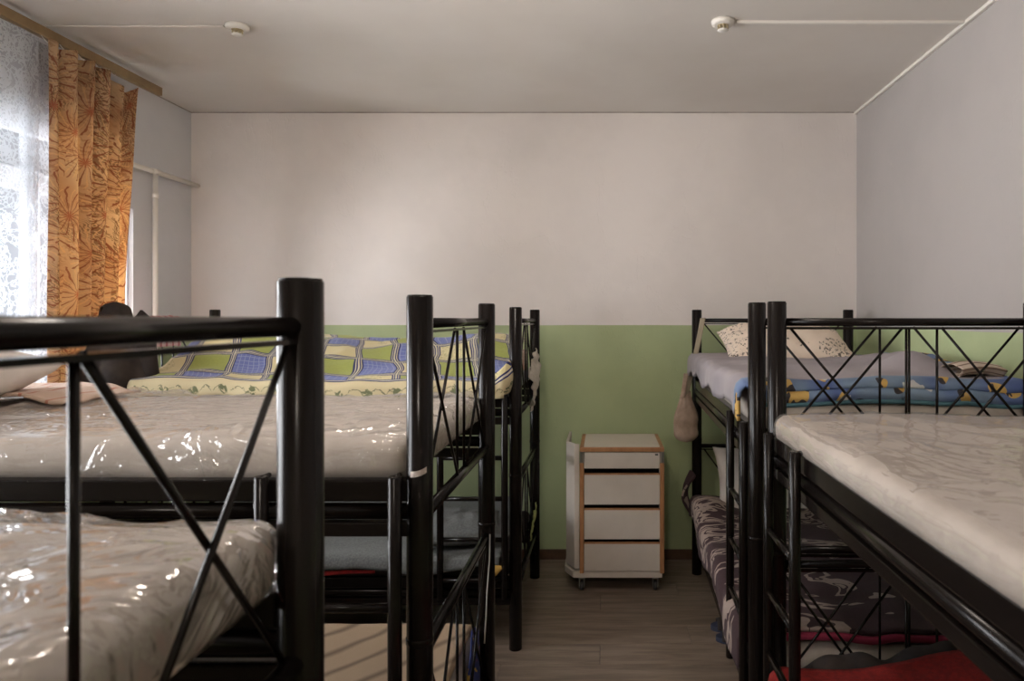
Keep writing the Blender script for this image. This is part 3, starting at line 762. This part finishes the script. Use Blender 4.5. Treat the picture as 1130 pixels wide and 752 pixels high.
def redstrip(u, v):
    x = -0.80 + 1.1 * u; return (x, -0.473 - 0.004 * v + 0.003 * math.sin(30 * u), 0.352 + 0.018 * u - (0.012 + 0.022 * math.sin(PI * u) ** 2) * v)
tag(settle(surf('red_sheet', redstrip, 50, 4, M_RED, None, 0.004), Cb), 'strip of red sheet showing under the grey wool blanket', 'sheet')
pillow('grey_pillow', Cb, (0.62, -0.20, 0.485), (0.42, 0.50, 0.11), M_GREYWOOL, 'grey pillow lying on the grey wool blanket behind the ladder', (0, 0, 0.2), 6)
def lime(u, v): return (L / 2 + 0.018 + 0.01 * noise.noise((u * 8, v * 3, 0)), 0.02 + 0.30 * u, 0.345 + 0.085 * u + 0.028 * v * (1 + 0.5 * math.sin(u * 20)))
tag(settle(surf('frilled_cloth', lime, 40, 6, M_LIME, None, 0.003), Cb), 'pale lime frilled cloth at the foot of the far left lower bunk', 'cloth')
def must(u, v): return (0.815 + 0.075 * u * (0.4 + 0.6 * v), -0.482 - 0.006 * math.sin(PI * v), 0.335 + 0.015 * u + (0.062 - 0.02 * u) * v)
tag(settle(surf('mustard_cloth', must, 8, 8, M_MUSTARD, None, 0.004), Cb), 'mustard yellow cloth corner hanging beside the ladder of the far left bunk', 'cloth')
pts = [(L / 2 + 0.017, W / 2 - 0.034, 0.765), (L / 2 + 0.018, W / 2 - 0.05, 0.68), (L / 2 + 0.013, W / 2 - 0.072, 0.58), (L / 2 + 0.012, W / 2 - 0.085, 0.50), (L / 2 + 0.009, W / 2 - 0.10, 0.42)]
tag(settle(path_tube('cord', pts, 0.0022, M_CORD), B), 'thin white cord hanging from the lower end rail of the middle left bunk', 'cord')

# far right bunk, upper: quilt, pillow, folded blanket  (local +x = far end, +y = aisle)
def dtop(x, y):
    z = 1.262 + 0.030 * sm(-0.93, -0.86, x) + 0.014 * fbm(x * 2.4, y * 2.6, 11) + 0.010 * ridge(x * 3, y * 3 + 1, 4) ** 2
    z += 0.075 * math.exp(-((x + 0.50) / 0.13) ** 2 - ((y + 0.22) / 0.10) ** 2)
    z += 0.05 * math.exp(-((x + 0.05) / 0.35) ** 2 - ((y + 0.42) / 0.14) ** 2)
    return z
def dq(u, v):
    T = 0.12 + 0.90 + 0.05; t = -0.05 + T * v; x = -0.895 + 1.775 * u
    e = 0.0
    if u < 0.03: e = 1 - u / 0.03
    y = -0.45 + t; r = 0.035
    if t > 0.90:
        d = (t - 0.90) * (1.0 + 0.35 * noise.noise((x * 4, 0, 0))); k = min(d / r, PI / 2)
        return (x, 0.45 + 0.012 + r * math.sin(k) * 0.8 + 0.008 * noise.noise((x * 10, 0, 1)) * d * 10, dtop(x, 0.45) - r * (1 - math.cos(k)) - max(0, d - r * PI / 2))
    if t < 0: return (x, -0.45 + 0.3 * t, dtop(x, -0.45) + t * 0.8)
    return (x - 0.0 * e, y, dtop(x, y) - 0.015 * e * e)
o = surf('quilt', dq, 100, 60, M_DQUILT, None, 0.012, lambda u, v: (1.775 * u, 1.07 * v))
tag(o, 'grey quilt with blue and yellow printed border on the far right bunk', 'quilt')
def front(u, v):
    y = -0.45 + 0.91 * u; zt = dtop(-0.895, y) - 0.012
    a = v * PI * 0.9
    return (-0.893 - 0.014 * math.sin(a), y, zt - 0.038 * v)
fo = surf('printed_border', front, 60, 10, M_DQUILT, o, 0.004, lambda u, v: (0.04 * v + 0.01, 0.1 + 0.91 * u)); fo['label'] = 'blue and yellow printed border'
pp = path_tube('piping', [(-0.900, -0.45 + 0.91 * k / 40, dtop(-0.895, -0.45 + 0.91 * k / 40) - 0.056) for k in range(41)], 0.008, M_TEAL, o); pp['label'] = 'teal piping'
settle(o, D)
pillow('pillow', D, (0.60, 0.0, 1.350), (0.42, 0.68, 0.23), M_SPECK, 'cream speckled pillow at the head of the grey quilt', (0.0, -0.38, 0.04), 3, 0.10)
def foldr(u, v):
    y = -0.43 + 0.15 * u; a = 2 * PI * v
    return (-0.72 + 0.075 * math.cos(a) * (1 + 0.1 * math.sin(5 * a)), y, 1.322 + 0.020 * math.sin(a) * (1 + 0.25 * noise.noise((u * 4, math.cos(a), math.sin(a)))) + 0.012 * math.sin(3 * u) )
tag(settle(surf('rolled_blanket', foldr, 16, 40, M_FOLDED, None, 0.003, lambda u, v: (u * 0.22, v * 0.4)), D), 'rolled beige striped blanket on the grey quilt near the right wall', 'blanket')

# far right bunk, lower: plum blanket, pillow
def ptop(x, y): return 0.462 + 0.018 * fbm(x * 3, y * 3, 21) + 0.05 * math.exp(-((x - 0.62) / 0.18) ** 2 - ((y - 0.40) / 0.10) ** 2)
pb = drape('plum_blanket', D, -0.88, 0.80, -0.44, 0.45, 0.02, 0.13, ptop, M_PLUM, 'plum blanket with cream swirls on the far right lower bunk', 'blanket', hem=lambda x: 0.95 + 0.5 * noise.noise((x * 2.2, 5, 0)))
wb = path_tube('binding', [(-0.888, -0.44 + 0.90 * k / 40, ptop(-0.88, -0.44 + 0.90 * k / 40) - 0.012) for k in range(41)], 0.013, M_WINE, pb); wb['label'] = 'wine red binding'
wb.data.transform(Matrix.Translation(Matrix.Rotation(-D.rotation_euler.z, 4, 'Z') @ (D.location - pb.location)))
def corner_d(u, v):
    return (0.80 + 0.10 * u, 0.482 + 0.05 * math.sin(PI * v) * (1 - 0.3 * u) + 0.012 * math.sin(8 * u + 3 * v), 0.38 + 0.25 * v * (1 - 0.3 * abs(u - 0.5)))
tag(settle(surf('plum_shawl', corner_d, 14, 18, M_PLUM, None, 0.012, lambda u, v: (u * 0.2, v * 0.3)), D), 'plum cloth bunched against the far post above the plum blanket', 'cloth')
pillow('pillow', D, (0.74, 0.06, 0.60), (0.40, 0.60, 0.15), M_PILLOW, 'white pillow leaning at the head of the plum blanket', (0.0, -0.95, 0.0), 5)

# nearest right bunk, lower: red blanket and dark garment
drape('red_blanket', E, -0.88, 0.80, -0.44, 0.45, 0.03, 0.05, lambda x, y: 0.490 + 0.045 * sm(0.30, -0.05, y) + 0.014 * fbm(x * 3, y * 3, 31), M_RED, 'red fleece blanket on the nearest right lower bunk', 'blanket')
def garment(u, v):
    y = -0.06 + 0.46 * u; a = PI * v
    hgt = 0.115 - 0.055 * u + 0.016 * math.sin(11 * u) + 0.008 * math.sin(23 * u + 1)
    return (0.840 + 0.045 * math.cos(a), y, 0.428 + hgt * math.sin(a) ** 0.6)
tag(settle(surf('dark_garment', garment, 50, 16, M_DKCLOTH, None, 0.004), E), 'dark garment lying rumpled behind the red blanket', 'garment')

# bag hanging on the far right bunk's post
bagx, bagy = L / 2 - 0.085, W / 2 + 0.075
bag = empty('shoulder_bag'); tag(bag, 'beige cloth bag hanging by its strap from the far right bunk post', 'bag')
M4 = Matrix.Translation(D.location) @ Matrix.Rotation(D.rotation_euler.z, 4, 'Z')
bag.location = M4 @ Vector((bagx, bagy, 0.79)); bag.rotation_euler = (0, 0, D.rotation_euler.z)
def bagf(u, v):
    a = 2 * PI * u; w = (0.030 + 0.040 * sm(0, 0.55, v)) * (1 if v < 0.80 else math.sqrt(max(0.0, 1 - ((v - 0.80) / 0.2) ** 2)))
    k = 1 + 0.10 * noise.noise((math.cos(a) * 2.2, math.sin(a) * 2.2, v * 5)) + 0.05 * math.sin(9 * a) * (1 - v)
    return (0.55 * w * k * math.cos(a), w * k * math.sin(a) - 0.006 * v, 0.285 - 0.285 * v + 0.014 * math.cos(a + 1) * (1 - v))
surf('bag_body', bagf, 48, 36, M_BAG, bag)
def strap(u, v):
    t = v; y = 0.0 + (-0.105) * t ** 0.8; z = 0.27 + 0.45 * t
    return (0.012 * u - 0.006 + 0.004 * math.sin(7 * t), y + 0.028 * (u - 0.5) + 0.004, z)
surf('strap', strap, 4, 24, M_TAN, bag, 0.003)
def strap2(u, v): return (-0.022 + 0.008 * u, 0.018 + 0.024 * (u - 0.5) - 0.02 * v, 0.26 + 0.14 * v)
surf('handle', strap2, 3, 8, M_BAG, bag, 0.003)

# slippers under the far right bunk
def slipper(c, rz, label):
    root = empty('slipper', c, rz); tag(root, label, 'slipper', 'pair of dark slippers')
    bm = bmesh.new(); n = 30
    def outline(k):
        a = 2 * PI * k / n; return (0.125 * math.cos(a), (0.046 + 0.008 * math.cos(a)) * math.sin(a))
    for (z0, z1) in ((0.0, 0.022),):
        lo = [bm.verts.new((*outline(k), z0)) for k in range(n)]; hi = [bm.verts.new((*outline(k), z1)) for k in range(n)]
        for k in range(n): bm.faces.new((lo[k], lo[(k + 1) % n], hi[(k + 1) % n], hi[k]))
        bm.faces.new(lo[::-1]); bm.faces.new(hi)
    obj('sole', finish(bm, 'sole', False), M_NAVY, root)
    surf('upper', lambda u, v: (0.01 + 0.085 * v, 0.050 * math.cos(PI * u) * (1 - 0.25 * v * v), 0.012 + (0.052 - 0.018 * v) * math.sin(PI * u) ** 0.8), 20, 8, M_DKCLOTH, root, 0.004)
slipper((0.645, 3.27, 0.0), 3.0, 'dark slipper nearer the camera under the far right bunk')
slipper((0.640, 3.40, 0.0), 3.1, 'dark slipper farther back under the far right bunk')

# ------------------------------------------------------------------ drawer cabinet
cab = empty('drawer_cabinet', (0.096, 3.84, 0)); tag(cab, 'white drawer cabinet with beech edges on castors against the green wall', 'cabinet')
CW, CD = 0.462, 0.46; zb, zt = 0.118, 0.80
hw = CW / 2
def prism(nm, pts, z0, z1, mat, ztop=None):
    bm = bmesh.new(); n = len(pts)
    lo = [bm.verts.new((x, y, z0)) for x, y in pts]; hi = [bm.verts.new((x, y, z1)) for x, y in pts]
    for k in range(n): bm.faces.new((lo[k], lo[(k + 1) % n], hi[(k + 1) % n], hi[k]))
    bm.faces.new(lo[::-1]); bm.faces.new(hi); bmesh.ops.recalc_face_normals(bm, faces=bm.faces)
    bmesh.ops.bevel(bm, geom=list(bm.edges), offset=0.002, segments=2, affect='EDGES')
    return obj(nm, finish(bm, nm, False), mat, cab)
prism('base_board', [(-hw - 0.036, 0.012), (hw - 0.010, 0.012), (hw - 0.010, CD + 0.02), (-hw - 0.088, CD + 0.02), (-hw - 0.088, 0.11)], 0.083, zb, M_CABW)
for s in (-1, 1):
    sp_ = box('side_panel', (min(s * hw, s * (hw - 0.02)), 0.014, zb + 0.001), (max(s * hw, s * (hw - 0.02)), CD, zt - 0.024), M_CABW, cab, 0.001)
    box('edge_strip', (min(s * hw, s * (hw - 0.022)) - 0.001, 0.0, zb - 0.008), (max(s * hw, s * (hw - 0.022)) + 0.001, 0.014, zt - 0.085), M_BEECH, cab, 0.005)
    box('corner_plate', (min(s * hw, s * (hw - 0.016)), 0.002, zt - 0.085), (max(s * hw, s * (hw - 0.016)), 0.0135, zt - 0.024), M_STEEL, cab, 0.001)
box('back_panel', (-hw + 0.02, CD - 0.008, zb + 0.001), (hw - 0.02, CD, zt - 0.024), M_CABW, cab)
top = box('top_board', (-hw + 0.022, 0.018, zt - 0.024), (hw - 0.022, CD, zt), M_CABW, cab)
box('top_edge', (-hw, 0.0, zt - 0.024), (hw, 0.018, zt + 0.0005), M_BEECH, cab, 0.004)
for s in (-1, 1):
    box('top_edge', (min(s * hw, s * (hw - 0.022)), 0.018, zt - 0.024), (max(s * hw, s * (hw - 0.022)), CD, zt + 0.0005), M_BEECH, cab, 0.004)
box('inner_back', (-hw + 0.02, 0.12, zb + 0.002), (hw - 0.02, 0.128, zt - 0.03), M_DARKIN, cab)
px = lambda yy: EYE - (yy - 352) / (FPX / 3.84)
zs = [(0.772, 0.685), (0.650, 0.487), (0.457, 0.297), (0.272, 0.123)]
for k, (z1, z0) in enumerate(zs):
    d = box('drawer', (-hw + 0.024, 0.004, z0), (hw - 0.024, 0.022, z1), M_CABW, cab, 0.001)
    if k: box('drawer_lip', (-hw + 0.024, 0.003, z1), (hw - 0.024, 0.022, z1 + 0.007), M_BEECH, d)
    box('drawer_bottom', (-hw + 0.03, 0.023, z0 + 0.004), (hw - 0.03, 0.115, z0 + 0.012), M_DARKIN, d)
box('lock', (hw - 0.050, 0.001, 0.757), (hw - 0.034, 0.0035, 0.765), M_DARKIN, cab)
# hinged tray panel standing at the left side, its front rounded over
prism('folding_leaf', [(-hw - 0.004, 0.022), (-hw - 0.030, 0.022), (-hw - 0.080, 0.112), (-hw - 0.080, CD), (-hw - 0.066, CD), (-hw - 0.066, 0.118), (-hw - 0.022, 0.038), (-hw - 0.004, 0.038)], 0.130, 0.815, M_CABW)
box('leaf_shelf', (-hw - 0.064, 0.13, 0.140), (-hw - 0.001, CD - 0.01, 0.155), M_CABW, cab, 0.001)
for (cx, cy) in ((-hw + 0.01, 0.05), (hw - 0.045, 0.05), (-hw + 0.01, CD - 0.06), (hw - 0.045, CD - 0.06)):
    c = empty('castor', (cx, cy, 0)); c.parent = cab
    tube('wheel', (-0.010, 0.01, 0.026), (0.010, 0.01, 0.026), 0.026, M_RUBBER, c, 22, 0.003)
    tube('hub', (-0.012, 0.01, 0.026), (0.012, 0.01, 0.026), 0.010, M_STEEL, c, 12)
    bm = bmesh.new(); add_box(bm, (-0.016, -0.012, 0.020), (-0.012, 0.024, 0.072)); add_box(bm, (0.012, -0.012, 0.020), (0.016, 0.024, 0.072)); add_box(bm, (-0.016, -0.014, 0.070), (0.016, 0.026, 0.083))
    obj('fork', finish(bm, 'fork', False), M_STEEL, c)
